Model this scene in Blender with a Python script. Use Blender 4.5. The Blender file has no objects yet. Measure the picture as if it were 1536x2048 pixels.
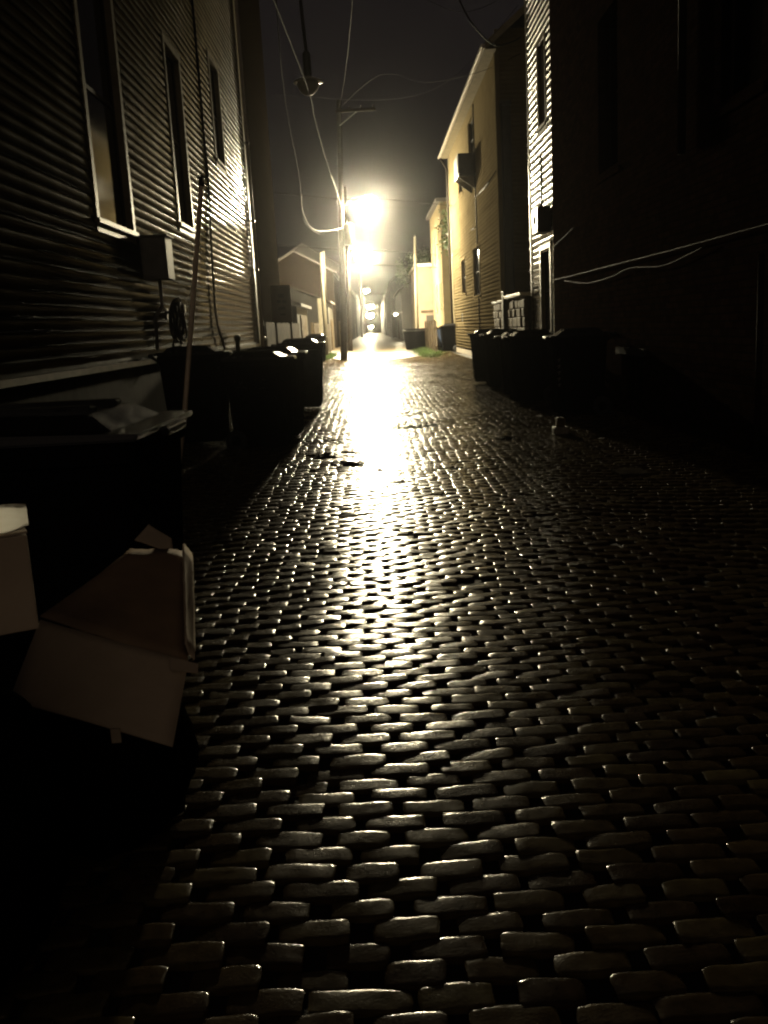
import bpy, bmesh, math, random
import numpy as np
from mathutils import Vector, Matrix, Quaternion
random.seed(7)
RNG = np.random.default_rng(11)
SC = bpy.context.scene
COL = SC.collection

# ------------------------------------------------------------------ camera
F = 1850.0                                   # focal length in photo pixels (2048 tall)
cam_d = bpy.data.cameras.new("camera")
cam = bpy.data.objects.new("camera", cam_d)
COL.objects.link(cam)
fw_axis = Vector((-23, -369, F)).normalized()          # alley direction seen in the camera frame
dn = Vector((508, 9241, F))
dn = (dn - fw_axis * dn.dot(fw_axis)).normalized()
rt = dn.cross(fw_axis)
Rwc = Matrix((rt, fw_axis, -dn)).transposed()           # world -> camera (x right, y down, z forward)
Rcw = Rwc.transposed()
flip = Matrix(((1, 0, 0), (0, -1, 0), (0, 0, -1)))      # to Blender's camera axes
cam.matrix_world = Matrix.Translation((0, 0, 1.55)) @ (Rcw @ flip).to_4x4()
cam_d.sensor_fit = 'VERTICAL'
cam_d.sensor_height = 36.0
cam_d.lens = 36.0 * F / 2048.0
cam_d.clip_start = 0.05
cam_d.clip_end = 3000
SC.camera = cam

# ------------------------------------------------------------------ world: night sky with an added fill glow behind the camera
w = bpy.data.worlds.new("World")
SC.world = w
w.use_nodes = True
nt = w.node_tree
bg = nt.nodes["Background"]
tc = nt.nodes.new("ShaderNodeTexCoord")
sep = nt.nodes.new("ShaderNodeSeparateXYZ")
nt.links.new(tc.outputs["Generated"], sep.inputs[0])
m1 = nt.nodes.new("ShaderNodeMapRange")                 # fill glow added behind the camera to light the cardboard and camera-facing fronts
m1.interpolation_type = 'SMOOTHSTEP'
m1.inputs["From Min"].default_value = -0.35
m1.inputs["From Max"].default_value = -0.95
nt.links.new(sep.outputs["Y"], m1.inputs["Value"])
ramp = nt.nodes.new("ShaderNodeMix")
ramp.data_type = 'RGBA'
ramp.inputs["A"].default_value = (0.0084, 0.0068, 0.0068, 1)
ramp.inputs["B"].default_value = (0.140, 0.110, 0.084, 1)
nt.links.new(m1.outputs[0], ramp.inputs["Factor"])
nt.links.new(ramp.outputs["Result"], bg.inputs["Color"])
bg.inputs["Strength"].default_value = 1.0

# ------------------------------------------------------------------ render settings
SC.view_settings.view_transform = 'Standard'
SC.view_settings.look = 'None'
SC.view_settings.exposure = 0.0
SC.view_settings.gamma = 1.0
SC.render.engine = 'CYCLES'
cy = SC.cycles
cy.use_denoising = True
cy.max_bounces = 3
cy.diffuse_bounces = 1
cy.glossy_bounces = 2
cy.volume_bounces = 0
cy.transparent_max_bounces = 4
cy.sample_clamp_indirect = 3.0
cy.filter_width = 2.2
LAMP_COL = (1.0, 0.86, 0.55)
LAMP1, LAMP2 = 11.5, 16.0

# ------------------------------------------------------------------ helpers
def new_mat(name):
    m = bpy.data.materials.new(name)
    m.use_nodes = True
    return m, m.node_tree, m.node_tree.nodes["Principled BSDF"]

def mat(name, col, rough=0.6, var=0.25, scale=6.0, bump=0.0, bscale=40.0, metal=0.0, coat=0.0, spec=0.5, col2=None, rvar=0.0):
    m, t, b = new_mat(name)
    tc = t.nodes.new("ShaderNodeTexCoord")
    n = t.nodes.new("ShaderNodeTexNoise")
    n.inputs["Scale"].default_value = scale
    n.inputs["Detail"].default_value = 6
    t.links.new(tc.outputs["Object"], n.inputs["Vector"])
    r = t.nodes.new("ShaderNodeValToRGB")
    c2 = col2 if col2 else tuple(c * (1 - var) for c in col)
    r.color_ramp.elements[0].position = 0.3
    r.color_ramp.elements[1].position = 0.7
    r.color_ramp.elements[0].color = (*c2, 1)
    r.color_ramp.elements[1].color = (*[min(1, c * (1 + var * .5)) for c in col], 1)
    t.links.new(n.outputs["Fac"], r.inputs["Fac"])
    t.links.new(r.outputs["Color"], b.inputs["Base Color"])
    b.inputs["Roughness"].default_value = rough
    b.inputs["Metallic"].default_value = metal
    b.inputs["Coat Weight"].default_value = coat
    b.inputs["Coat Roughness"].default_value = 0.15
    b.inputs["Specular IOR Level"].default_value = spec
    if rvar:
        mr = t.nodes.new("ShaderNodeMapRange")
        mr.inputs["To Min"].default_value = max(0.03, rough - rvar)
        mr.inputs["To Max"].default_value = rough + rvar
        mr.inputs["From Min"].default_value = 0.3
        mr.inputs["From Max"].default_value = 0.7
        t.links.new(n.outputs["Fac"], mr.inputs["Value"])
        t.links.new(mr.outputs[0], b.inputs["Roughness"])
    if bump:
        n2 = t.nodes.new("ShaderNodeTexNoise")
        n2.inputs["Scale"].default_value = bscale
        n2.inputs["Detail"].default_value = 5
        t.links.new(tc.outputs["Object"], n2.inputs["Vector"])
        bp = t.nodes.new("ShaderNodeBump")
        bp.inputs["Strength"].default_value = bump
        bp.inputs["Distance"].default_value = 0.01
        t.links.new(n2.outputs["Fac"], bp.inputs["Height"])
        t.links.new(bp.outputs["Normal"], b.inputs["Normal"])
    return m

def brick_mat(name, c1, c2, mortar, rough=0.7, axes='YZ', bw=0.22, bh=0.075, bump=0.6, spec=0.0):
    m, t, b = new_mat(name)
    b.inputs["Specular IOR Level"].default_value = spec
    tc = t.nodes.new("ShaderNodeTexCoord")
    sp = t.nodes.new("ShaderNodeSeparateXYZ")
    cb = t.nodes.new("ShaderNodeCombineXYZ")
    t.links.new(tc.outputs["Object"], sp.inputs[0])
    t.links.new(sp.outputs[axes[0]], cb.inputs[0])
    t.links.new(sp.outputs[axes[1]], cb.inputs[1])
    br = t.nodes.new("ShaderNodeTexBrick")
    br.inputs["Scale"].default_value = 1.0
    br.inputs["Brick Width"].default_value = bw
    br.inputs["Row Height"].default_value = bh
    br.inputs["Mortar Size"].default_value = 0.008
    br.inputs["Mortar Smooth"].default_value = 0.3
    br.inputs["Color1"].default_value = (*c1, 1)
    br.inputs["Color2"].default_value = (*c2, 1)
    br.inputs["Mortar"].default_value = (*mortar, 1)
    t.links.new(cb.outputs[0], br.inputs["Vector"])
    n = t.nodes.new("ShaderNodeTexNoise")
    n.inputs["Scale"].default_value = 9
    n.inputs["Detail"].default_value = 6
    t.links.new(tc.outputs["Object"], n.inputs["Vector"])
    mx = t.nodes.new("ShaderNodeMix")
    mx.data_type = 'RGBA'
    mx.blend_type = 'MULTIPLY'
    mx.inputs["Factor"].default_value = 0.6
    t.links.new(br.outputs["Color"], mx.inputs["A"])
    t.links.new(n.outputs["Fac"], mx.inputs["B"])
    t.links.new(mx.outputs["Result"], b.inputs["Base Color"])
    b.inputs["Roughness"].default_value = rough
    bp = t.nodes.new("ShaderNodeBump")
    bp.inputs["Strength"].default_value = bump
    bp.inputs["Distance"].default_value = 0.012
    bp.invert = True
    ad = t.nodes.new("ShaderNodeMath")
    ad.operation = 'MULTIPLY_ADD'
    ad.inputs[1].default_value = 0.25
    t.links.new(n.outputs["Fac"], ad.inputs[0])
    t.links.new(br.outputs["Fac"], ad.inputs[2])
    t.links.new(ad.outputs[0], bp.inputs["Height"])
    t.links.new(bp.outputs["Normal"], b.inputs["Normal"])
    return m

def emit_mat(name, col, strength):
    m, t, b = new_mat(name)
    b.inputs["Base Color"].default_value = (0.8, 0.8, 0.8, 1)
    b.inputs["Emission Color"].default_value = (*col, 1)
    b.inputs["Emission Strength"].default_value = strength
    return m

class MB:
    """Collects simple shapes and links them as ONE mesh object."""
    def __init__(s):
        s.bm = bmesh.new()
    def box(s, x0, x1, y0, y1, z0, z1, rot=None, bevel=0.0):
        c = Vector(((x0 + x1) / 2, (y0 + y1) / 2, (z0 + z1) / 2))
        r = bmesh.ops.create_cube(s.bm, size=1)
        for v in r['verts']:
            p = Vector((v.co.x * (x1 - x0), v.co.y * (y1 - y0), v.co.z * (z1 - z0)))
            if rot: p = rot @ p
            v.co = c + p
        if bevel:
            es = {e for v in r['verts'] for e in v.link_edges}
            bmesh.ops.bevel(s.bm, geom=list(es), offset=bevel, segments=2, affect='EDGES', profile=0.5)
        return s
    def hexa(s, p):
        """eight corners: bottom four then top four, both counter-clockwise"""
        v = [s.bm.verts.new(q) for q in p]
        for f in ((3, 2, 1, 0), (4, 5, 6, 7), (0, 1, 5, 4), (1, 2, 6, 5), (2, 3, 7, 6), (3, 0, 4, 7)):
            s.bm.faces.new([v[i] for i in f])
        return s
    def tube(s, pts, r, n=8, r1=None, caps=True):
        pts = [Vector(p) for p in pts]
        rings = []
        for i, p in enumerate(pts):
            d = (pts[min(i + 1, len(pts) - 1)] - pts[max(i - 1, 0)]).normalized()
            up = Vector((0, 0, 1)) if abs(d.z) < 0.9 else Vector((1, 0, 0))
            a = d.cross(up).normalized(); b = d.cross(a)
            rr = r if r1 is None else r + (r1 - r) * i / max(1, len(pts) - 1)
            rings.append([s.bm.verts.new(p + (a * math.cos(t) + b * math.sin(t)) * rr)
                          for t in [2 * math.pi * k / n for k in range(n)]])
        for A, B in zip(rings, rings[1:]):
            for k in range(n):
                s.bm.faces.new((A[k], A[(k + 1) % n], B[(k + 1) % n], B[k]))
        if caps:
            s.bm.faces.new(rings[0][::-1]); s.bm.faces.new(rings[-1])
        return s
    def lathe(s, prof, c, n=20, axis='Z'):
        rings = []
        for r, h in prof:
            ring = []
            for k in range(n):
                t = 2 * math.pi * k / n
                q = Vector((r * math.cos(t), r * math.sin(t), h))
                if axis == 'X': q = Vector((h, q.x, q.y))
                if axis == 'Y': q = Vector((q.x, h, q.y))
                ring.append(s.bm.verts.new(Vector(c) + q))
            rings.append(ring)
        for A, B in zip(rings, rings[1:]):
            for k in range(n):
                s.bm.faces.new((A[k], A[(k + 1) % n], B[(k + 1) % n], B[k]))
        s.bm.faces.new(rings[0][::-1]); s.bm.faces.new(rings[-1])
        return s
    def quad(s, a, b, c, d, th=0.0):
        a, b, c, d = map(Vector, (a, b, c, d))
        n = (b - a).cross(d - a).normalized() * th
        return s.hexa([a - n, b - n, c - n, d - n, a, b, c, d])
    def build(s, name, m, parent=None, smooth=False, loc=None):
        bmesh.ops.recalc_face_normals(s.bm, faces=s.bm.faces)
        me = bpy.data.meshes.new(name)
        s.bm.to_mesh(me); s.bm.free()
        o = bpy.data.objects.new(name, me)
        COL.objects.link(o)
        me.materials.append(m)
        if smooth:
            for p in me.polygons: p.use_smooth = True
        if parent: o.parent = parent
        return o

def empty(name, loc, rz=0.0):
    o = bpy.data.objects.new(name, None)
    o.empty_display_size = 0.2
    COL.objects.link(o)
    o.location = loc
    o.rotation_euler = (0, 0, rz)
    return o

def tag(o, label, cat, group=None):
    o["label"] = label; o["category"] = cat
    if group: o["group"] = group
    return o

def copy_tree(o, parent=None):
    c = o.copy(); COL.objects.link(c)
    if parent: c.parent = parent
    for ch in [q for q in bpy.data.objects if q.parent == o and q != c]:
        copy_tree(ch, c)
    return c

def arrays_mesh(name, V, Fq, m, smooth=True, attr=None):
    me = bpy.data.meshes.new(name)
    nv, nf = len(V), len(Fq)
    me.vertices.add(nv); me.vertices.foreach_set("co", np.asarray(V, np.float32).ravel())
    me.loops.add(nf * 4); me.polygons.add(nf)
    me.loops.foreach_set("vertex_index", np.asarray(Fq, np.int32).ravel())
    me.polygons.foreach_set("loop_start", np.arange(0, nf * 4, 4, dtype=np.int32))
    me.polygons.foreach_set("loop_total", np.full(nf, 4, np.int32))
    me.update(calc_edges=True); me.validate()
    if smooth: me.polygons.foreach_set("use_smooth", np.ones(nf, bool))
    if attr is not None:
        a = me.attributes.new("rnd", 'FLOAT', 'POINT')
        a.data.foreach_set("value", np.asarray(attr, np.float32))
    me.materials.append(m)
    o = bpy.data.objects.new(name, me)
    COL.objects.link(o)
    return o

# ------------------------------------------------------------------ materials
M = {}
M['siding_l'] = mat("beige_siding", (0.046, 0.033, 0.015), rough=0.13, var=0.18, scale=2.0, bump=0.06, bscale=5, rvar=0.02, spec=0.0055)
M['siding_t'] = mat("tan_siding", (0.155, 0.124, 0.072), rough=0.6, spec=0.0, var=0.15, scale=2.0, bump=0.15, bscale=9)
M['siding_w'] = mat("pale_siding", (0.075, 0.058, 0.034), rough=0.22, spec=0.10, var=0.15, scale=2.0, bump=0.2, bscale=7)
M['siding_d'] = mat("drab_siding", (0.018, 0.0145, 0.008), rough=0.55, var=0.25, scale=1.5)
M['trim'] = mat("painted_trim", (0.20, 0.17, 0.11), rough=0.45, var=0.25, scale=5, bump=0.15, bscale=20, spec=0.08)
M['trim_dark'] = mat("dark_trim", (0.03, 0.024, 0.02), rough=0.6, spec=0.05, var=0.3)
M['glass'] = mat("dark_glass", (0.012, 0.012, 0.014), rough=0.08, var=0.2, spec=0.12)
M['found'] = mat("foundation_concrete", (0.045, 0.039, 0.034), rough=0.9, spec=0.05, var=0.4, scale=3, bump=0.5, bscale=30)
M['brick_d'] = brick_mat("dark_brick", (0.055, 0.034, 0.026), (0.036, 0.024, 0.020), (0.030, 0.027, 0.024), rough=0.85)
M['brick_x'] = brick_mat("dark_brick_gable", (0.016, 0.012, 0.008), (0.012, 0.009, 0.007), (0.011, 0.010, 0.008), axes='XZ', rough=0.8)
M['shingle'] = mat("roof_shingle", (0.06, 0.052, 0.045), rough=0.7, var=0.4, scale=14, bump=0.6, bscale=30)
M['gutter'] = mat("gutter_metal", (0.45, 0.40, 0.32), rough=0.35, var=0.2)
M['plastic'] = mat("black_cart_plastic", (0.006, 0.006, 0.0065), rough=0.34, var=0.35, scale=9, bump=0.04, bscale=60, rvar=0.08, spec=0.0)
M['lid'] = mat("black_lid_plastic", (0.012, 0.012, 0.013), rough=0.20, var=0.3, scale=9, bump=0.18, bscale=22, rvar=0.08, spec=0.25)
M['rubber'] = mat("tyre_rubber", (0.012, 0.012, 0.012), rough=0.75, var=0.3)
M['blue_plastic'] = mat("blue_cart_plastic", (0.06, 0.08, 0.13), rough=0.35, var=0.2)
M['ink'] = mat("faded_white_ink", (0.20, 0.19, 0.17), rough=0.7, var=0.7, scale=60)
M['ink_dim'] = mat("worn_white_ink", (0.11, 0.10, 0.09), rough=0.8, var=0.9, scale=90)
M['metal_box'] = mat("grey_metal", (0.20, 0.19, 0.165), rough=0.6, var=0.2, scale=6)
M['metal_dark'] = mat("dark_metal", (0.03, 0.028, 0.026), rough=0.4, var=0.3, metal=0.3)
M['galv'] = mat("galvanised_steel", (0.30, 0.29, 0.27), rough=0.4, var=0.3, metal=0.6)
M['wood_pole'] = mat("weathered_pole_wood", (0.03, 0.023, 0.016), rough=0.85, spec=0.1, var=0.4, scale=3, bump=0.6, bscale=22)
M['stick'] = mat("bare_stick_wood", (0.55, 0.45, 0.32), rough=0.6, var=0.35, scale=12)
M['wood'] = mat("fence_wood", (0.06, 0.045, 0.028), rough=0.8, spec=0.05, var=0.4, scale=4, bump=0.5, bscale=18)
M['wire'] = mat("cable_rubber", (0.02, 0.019, 0.018), rough=0.7, var=0.2, spec=0.02)
M['wire_lit'] = mat("lamplit_cable", (0.18, 0.16, 0.12), rough=0.5, var=0.3)  # lit copy of the dark cable: lamp light put into a paler colour
M['wire_pale'] = mat("pale_cable", (0.028, 0.025, 0.021), rough=0.6, spec=0.02, var=0.2)
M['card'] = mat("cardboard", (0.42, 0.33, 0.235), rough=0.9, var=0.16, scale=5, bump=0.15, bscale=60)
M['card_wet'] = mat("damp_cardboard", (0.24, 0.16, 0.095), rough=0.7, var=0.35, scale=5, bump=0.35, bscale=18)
M['bag'] = mat("black_bag_film", (0.003, 0.003, 0.003), rough=0.9, var=0.3, spec=0.0)
M['stone'] = mat("rough_wall_stone", (0.17, 0.12, 0.06), rough=0.75, spec=0.1, var=0.6, scale=6, bump=1.0, bscale=16)
M['mortar'] = mat("dark_mortar", (0.05, 0.042, 0.03), rough=0.9, var=0.4, bump=0.5)
M['coping'] = mat("pale_coping_stone", (0.50, 0.45, 0.36), rough=0.45, var=0.2, bump=0.3)
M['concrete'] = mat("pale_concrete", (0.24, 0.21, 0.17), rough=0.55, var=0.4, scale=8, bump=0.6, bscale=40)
M['slab'] = mat("worn_slab", (0.055, 0.048, 0.04), rough=0.9, var=0.4, scale=9, bump=0.3, spec=0.0)
M['plaster'] = mat("pinkish_render", (0.17, 0.125, 0.085), rough=0.8, var=0.2, scale=1.5, bump=0.2)
M['paint_pole'] = mat("white_painted_pole", (0.12, 0.105, 0.075), rough=0.5, var=0.3, scale=4)
M['bark'] = mat("tree_bark", (0.06, 0.045, 0.032), rough=0.9, var=0.4, bump=0.8, bscale=20)
M['leaf'] = mat("tree_leaf", (0.045, 0.07, 0.022), rough=0.5, var=0.5, scale=0.8)
M['grass'] = mat("wet_grass", (0.045, 0.08, 0.012), rough=0.45, var=0.5, scale=3)
M['litter'] = mat("sodden_leaf_litter", (0.030, 0.022, 0.014), rough=0.85, var=0.5, scale=20, bump=0.6)
M['poster'] = mat("weathered_board", (0.30, 0.25, 0.19), rough=0.8, var=0.15, scale=3)
M['poster_print'] = mat("dark_print", (0.09, 0.075, 0.06), rough=0.8, var=0.4, scale=9)
M['asphalt'] = mat("night_asphalt", (0.035, 0.032, 0.028), rough=0.7, var=0.4, scale=3, bump=0.5, bscale=60)
M['bed'] = mat("mud_joint_bed", (0.016, 0.013, 0.009), rough=0.75, var=0.5, scale=10, bump=0.6, bscale=60, spec=0.25)
M['blind'] = mat("pale_window_blind", (0.50, 0.45, 0.35), rough=0.5, var=0.15)

def paver_mat():
    m, t, b = new_mat("wet_paving_brick")
    tc = t.nodes.new("ShaderNodeTexCoord")
    at = t.nodes.new("ShaderNodeAttribute"); at.attribute_name = "rnd"
    r = t.nodes.new("ShaderNodeValToRGB")
    e = r.color_ramp.elements
    e[0].position = 0.0; e[0].color = (0.042, 0.024, 0.012, 1)
    e[1].position = 1.0; e[1].color = (0.120, 0.094, 0.043, 1)
    k = e.new(0.45); k.color = (0.080, 0.054, 0.026, 1)
    t.links.new(at.outputs["Fac"], r.inputs["Fac"])
    n = t.nodes.new("ShaderNodeTexNoise"); n.inputs["Scale"].default_value = 28; n.inputs["Detail"].default_value = 8
    t.links.new(tc.outputs["Object"], n.inputs["Vector"])
    mx = t.nodes.new("ShaderNodeMix"); mx.data_type = 'RGBA'; mx.blend_type = 'MULTIPLY'; mx.inputs["Factor"].default_value = 0.8
    t.links.new(r.outputs["Color"], mx.inputs["A"]); t.links.new(n.outputs["Fac"], mx.inputs["B"])
    t.links.new(mx.outputs["Result"], b.inputs["Base Color"])
    mr = t.nodes.new("ShaderNodeMapRange")
    mr.inputs["From Min"].default_value = 0.38; mr.inputs["From Max"].default_value = 0.64
    mr.inputs["To Min"].default_value = 0.13; mr.inputs["To Max"].default_value = 0.27
    n3 = t.nodes.new("ShaderNodeTexNoise"); n3.inputs["Scale"].default_value = 7; n3.inputs["Detail"].default_value = 7
    t.links.new(tc.outputs["Object"], n3.inputs["Vector"])
    n4 = t.nodes.new("ShaderNodeTexNoise"); n4.inputs["Scale"].default_value = 75; n4.inputs["Detail"].default_value = 6; n4.inputs["Roughness"].default_value = 0.7
    t.links.new(tc.outputs["Object"], n4.inputs["Vector"])
    av = t.nodes.new("ShaderNodeMix"); av.inputs["Factor"].default_value = 0.55
    t.links.new(n3.outputs["Fac"], av.inputs["A"]); t.links.new(n4.outputs["Fac"], av.inputs["B"])
    sl = t.nodes.new("ShaderNodeMapRange"); sl.inputs["From Min"].default_value = 0.38; sl.inputs["From Max"].default_value = 0.62
    sl.inputs["To Min"].default_value = 0.42; sl.inputs["To Max"].default_value = 0.05
    t.links.new(n4.outputs["Fac"], sl.inputs["Value"]); t.links.new(sl.outputs[0], b.inputs["Specular IOR Level"])
    t.links.new(av.outputs[0], mr.inputs["Value"]); t.links.new(mr.outputs[0], b.inputs["Roughness"])
    n2 = t.nodes.new("ShaderNodeTexNoise"); n2.inputs["Scale"].default_value = 110; n2.inputs["Detail"].default_value = 5
    t.links.new(tc.outputs["Object"], n2.inputs["Vector"])
    bp = t.nodes.new("ShaderNodeBump"); bp.inputs["Strength"].default_value = 0.20; bp.inputs["Distance"].default_value = 0.005
    t.links.new(n2.outputs["Fac"], bp.inputs["Height"]); t.links.new(bp.outputs["Normal"], b.inputs["Normal"])
    return m
M['paver'] = paver_mat()

# ------------------------------------------------------------------ the setting: ground and paving
XC = 0.7
def dish(x): return 0.022 * (np.clip(x, -3.2, 3.9) - XC) ** 2
_ph = RNG.uniform(0, 6.28, (10, 2)); _k = RNG.normal(0, 1, (10, 2)) * np.array([2.2, 1.2])
def roll(x, y):
    z = 0
    for i in range(10):
        z = z + np.sin(_k[i, 0] * x + _k[i, 1] * y + _ph[i, 0])
    return z * 0.0030
PITS = [(-0.28, 2.95, 0.14, 0.030), (0.55, 14.6, 0.45, 0.03), (0.45, 16.4, 0.5, 0.035), (-0.73, 11.2, 0.3, 0.03), (-0.55, 12.6, 0.35, 0.03),
        (1.2, 3.6, 0.25, 0.025), (-0.62, 4.3, 0.25, 0.02), (1.7, 7.0, 0.4, 0.02), (0.2, 18.9, 0.4, 0.03), (-0.2, 2.0, 0.16, .02)]
def surf(x, y):
    z = dish(x) + roll(x, y)
    for px, py, pr, pd in PITS:
        z = z - pd * np.exp(-(((x - px) / pr) ** 2 + ((y - py) / (pr * 0.7)) ** 2))
    return z

def pavers():
    Vs, Fs, As = [], [], []
    off = 0
    pitch, length = 0.086, 0.226
    rows = int((46.0 - 0.7) / pitch)
    for r in range(rows):
        y = 0.7 + r * pitch
        if y < 6.5:
            u = np.array([-1, -.985, -.95, -.88, -.6, -.2, .2, .6, .88, .95, .985, 1]); v = np.array([-1, -.96, -.86, -.65, -.25, .25, .65, .86, .96, 1])
        elif y < 15:
            u = np.array([-1, -.96, -.85, -.3, .3, .85, .96, 1]); v = np.array([-1, -.92, -.7, 0, .7, .92, 1])
        else:
            u = np.array([-1, -.95, -.6, .6, .95, 1]); v = np.array([-1, -.85, -.4, .4, .85, 1])
        nx, ny = len(u), len(v)
        U, W = np.meshgrid(u, v)
        U = U.ravel(); W = W.ravel()
        idx = np.arange(nx * ny).reshape(ny, nx)
        q = np.stack([idx[:-1, :-1], idx[:-1, 1:], idx[1:, 1:], idx[1:, :-1]], -1).reshape(-1, 4)
        ring = np.concatenate([idx[0, :-1], idx[:-1, -1], idx[-1, :0:-1], idx[:0:-1, 0]])     # outline, for the skirt
        nr = len(ring); N = nx * ny
        k0 = np.arange(nr); k1 = (k0 + 1) % nr
        q = np.concatenate([q, np.stack([N + nr + k0, N + nr + k1, N + k1, N + k0], -1)])
        x0 = -3.05 + (length / 2 if r % 2 else 0) + RNG.normal(0, 0.012)
        wav = 0.016 * math.sin(r * 0.21)
        for i in range(30):
            x = x0 + i * length + RNG.normal(0, 0.006)
            if RNG.random() < 0.012: continue
            a = 0.0945 + RNG.normal(0, 0.007); bb = 0.0415 + RNG.normal(0, 0.002)
            yy = y + 0.012 * math.sin(x * 1.3 + wav * 30) + RNG.normal(0, 0.003)
            zz = surf(x, yy) + RNG.normal(0, 0.0010)
            tx, ty = RNG.normal(0, 0.030), RNG.normal(0, 0.012)
            yaw = RNG.normal(0, 0.016)
            px, py = U * a, W * bb
            # rounded outline
            sq = np.clip(np.abs(U) * np.abs(W), 0, 1)
            px = px * (1 - 0.05 * sq ** 5) + 0.002 * np.sin(W * 3 + x * 40); py = py * (1 - 0.10 * sq ** 5) + 0.0022 * np.sin(U * 4 + x * 60 + r)
            h = -0.0010 * U ** 2 - 0.0025 * np.abs(U) ** 14 - 0.0024 * np.abs(W) ** 8
            if y < 15: h = h + RNG.normal(0, 0.0005, len(U)) + 0.0011 * np.sin(U * 5 + r * 3.1 + i) * np.cos(W * 2.3 + i * 1.7)
            h = h + px * tx + py * ty
            cs, sn = math.cos(yaw), math.sin(yaw)
            V = np.stack([x + px * cs - py * sn, yy + px * sn + py * cs, zz + h], 1)
            sk = V[ring]
            V = np.concatenate([V, sk, sk - np.array([0, 0, .04])])
            Vs.append(V); Fs.append(q + off); off += len(V)
            As.append(np.full(len(V), np.clip(RNG.beta(2, 2), 0, 1)))
    o = arrays_mesh("alley_paving", np.concatenate(Vs), np.concatenate(Fs), M['paver'], True, np.concatenate(As))
    o["kind"] = "structure"
    # the muddy bed that shows in the joints
    xs = np.linspace(-3.6, 4.3, 60); ys = np.linspace(-4, 46.0, 260)
    X, Y = np.meshgrid(xs, ys)
    Z = surf(X, Y) - 0.017
    idx = np.arange(X.size).reshape(X.shape)
    q = np.stack([idx[:-1, :-1], idx[:-1, 1:], idx[1:, 1:], idx[1:, :-1]], -1).reshape(-1, 4)
    b = arrays_mesh("alley_bed", np.stack([X.ravel(), Y.ravel(), Z.ravel()], 1), q, M['bed'])
    b["kind"] = "structure"
    # the far stretch, past the first lamp
    m = brick_mat("far_paving_brick", (0.10, 0.075, 0.04), (0.07, 0.05, 0.03), (0.015, 0.012, 0.01), rough=0.36, axes='XY', bw=0.246, bh=0.092, bump=0.35, spec=0.5)
    ys = np.linspace(46.0, 290, 330)
    X, Y = np.meshgrid(xs, ys)
    Z = dish(X) + roll(X, Y) - 0.004
    idx = np.arange(X.size).reshape(X.shape)
    q = np.stack([idx[:-1, :-1], idx[:-1, 1:], idx[1:, 1:], idx[1:, :-1]], -1).reshape(-1, 4)
    b = arrays_mesh("far_alley_paving", np.stack([X.ravel(), Y.ravel(), Z.ravel()], 1), q, m)
    b["kind"] = "structure"
pavers()
g = MB(); g.quad((-160, -60, -0.14), (160, -60, -0.14), (160, 340, -0.14), (-160, 340, -0.14), 0.3)
g = g.build("ground", M['asphalt']); g["kind"] = "structure"

# ------------------------------------------------------------------ clapboard walls
def clapboard(name, m, parent, X, side, y0, y1, z0, z1, course=0.127, lap=0.020, wob=0.003, holes=(), step=0.55):
    """lapped boards on a wall along the alley; side=+1 faces +X, -1 faces -X; holes = (ya,yb,za,zb) window openings"""
    V, Fq = [], []
    nz = int(math.ceil((z1 - z0) / course))
    ys = list(np.linspace(y0, y1, max(2, int((y1 - y0) / step))))
    for h in holes: ys += [h[0], h[1]]
    ys = sorted(set(round(v, 4) for v in ys))
    for k in range(nz):
        za, zb = z0 + k * course, min(z1, z0 + (k + 1) * course)
        wa = RNG.normal(0, wob, len(ys)); wb = RNG.normal(0, wob, len(ys))
        jo = RNG.uniform(0, 3.6); bo = {}
        for i in range(len(ys) - 1):
            mid = (ys[i] + ys[i + 1]) / 2
            kb = int((mid + jo) / 3.6)
            if kb not in bo: bo[kb] = (RNG.normal(0, wob * .9), RNG.normal(0, .004))
            if any(h[0] < mid < h[1] and h[2] < (za + zb) / 2 < h[3] for h in holes): continue
            n = len(V)
            o_, sg = bo[kb]
            V += [(X + side * (lap + wa[i] + o_), ys[i] + .0015, za + sg), (X + side * (lap + wa[i + 1] + o_), ys[i + 1] - .0015, za + sg),
                  (X + side * (wb[i + 1] * .3 + .001), ys[i + 1], zb), (X + side * (wb[i] * .3 + .001), ys[i], zb),
                  (X + side * (-.004), ys[i], za), (X + side * (-.004), ys[i + 1], za)]
            Fq += [(n, n + 1, n + 2, n + 3), (n + 4, n + 5, n + 1, n)]
    if side > 0: pass
    o = arrays_mesh(name, np.array(V), np.array(Fq), m, False)
    o.parent = parent
    return o

def clapboard_end(name, m, parent, Y, x0, x1, z0, top, course=0.127, lap=0.014):
    """lapped boards facing the camera (-Y); top(x) gives the wall height"""
    V, Fq = [], []
    xs = np.linspace(x0, x1, 9)
    zmax = max(top(x) for x in xs)
    for k in range(int(math.ceil((zmax - z0) / course))):
        za, zb = z0 + k * course, z0 + (k + 1) * course
        for i in range(len(xs) - 1):
            if za > top((xs[i] + xs[i + 1]) / 2): continue
            n = len(V)
            V += [(xs[i], Y - lap, za), (xs[i + 1], Y - lap, za), (xs[i + 1], Y - .001, zb), (xs[i], Y - .001, zb),
                  (xs[i], Y + .004, za), (xs[i + 1], Y + .004, za)]
            Fq += [(n, n + 1, n + 2, n + 3), (n + 4, n + 5, n + 1, n)]
    o = arrays_mesh(name, np.array(V), np.array(Fq), m, False)
    o.parent = parent
    return o

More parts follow.
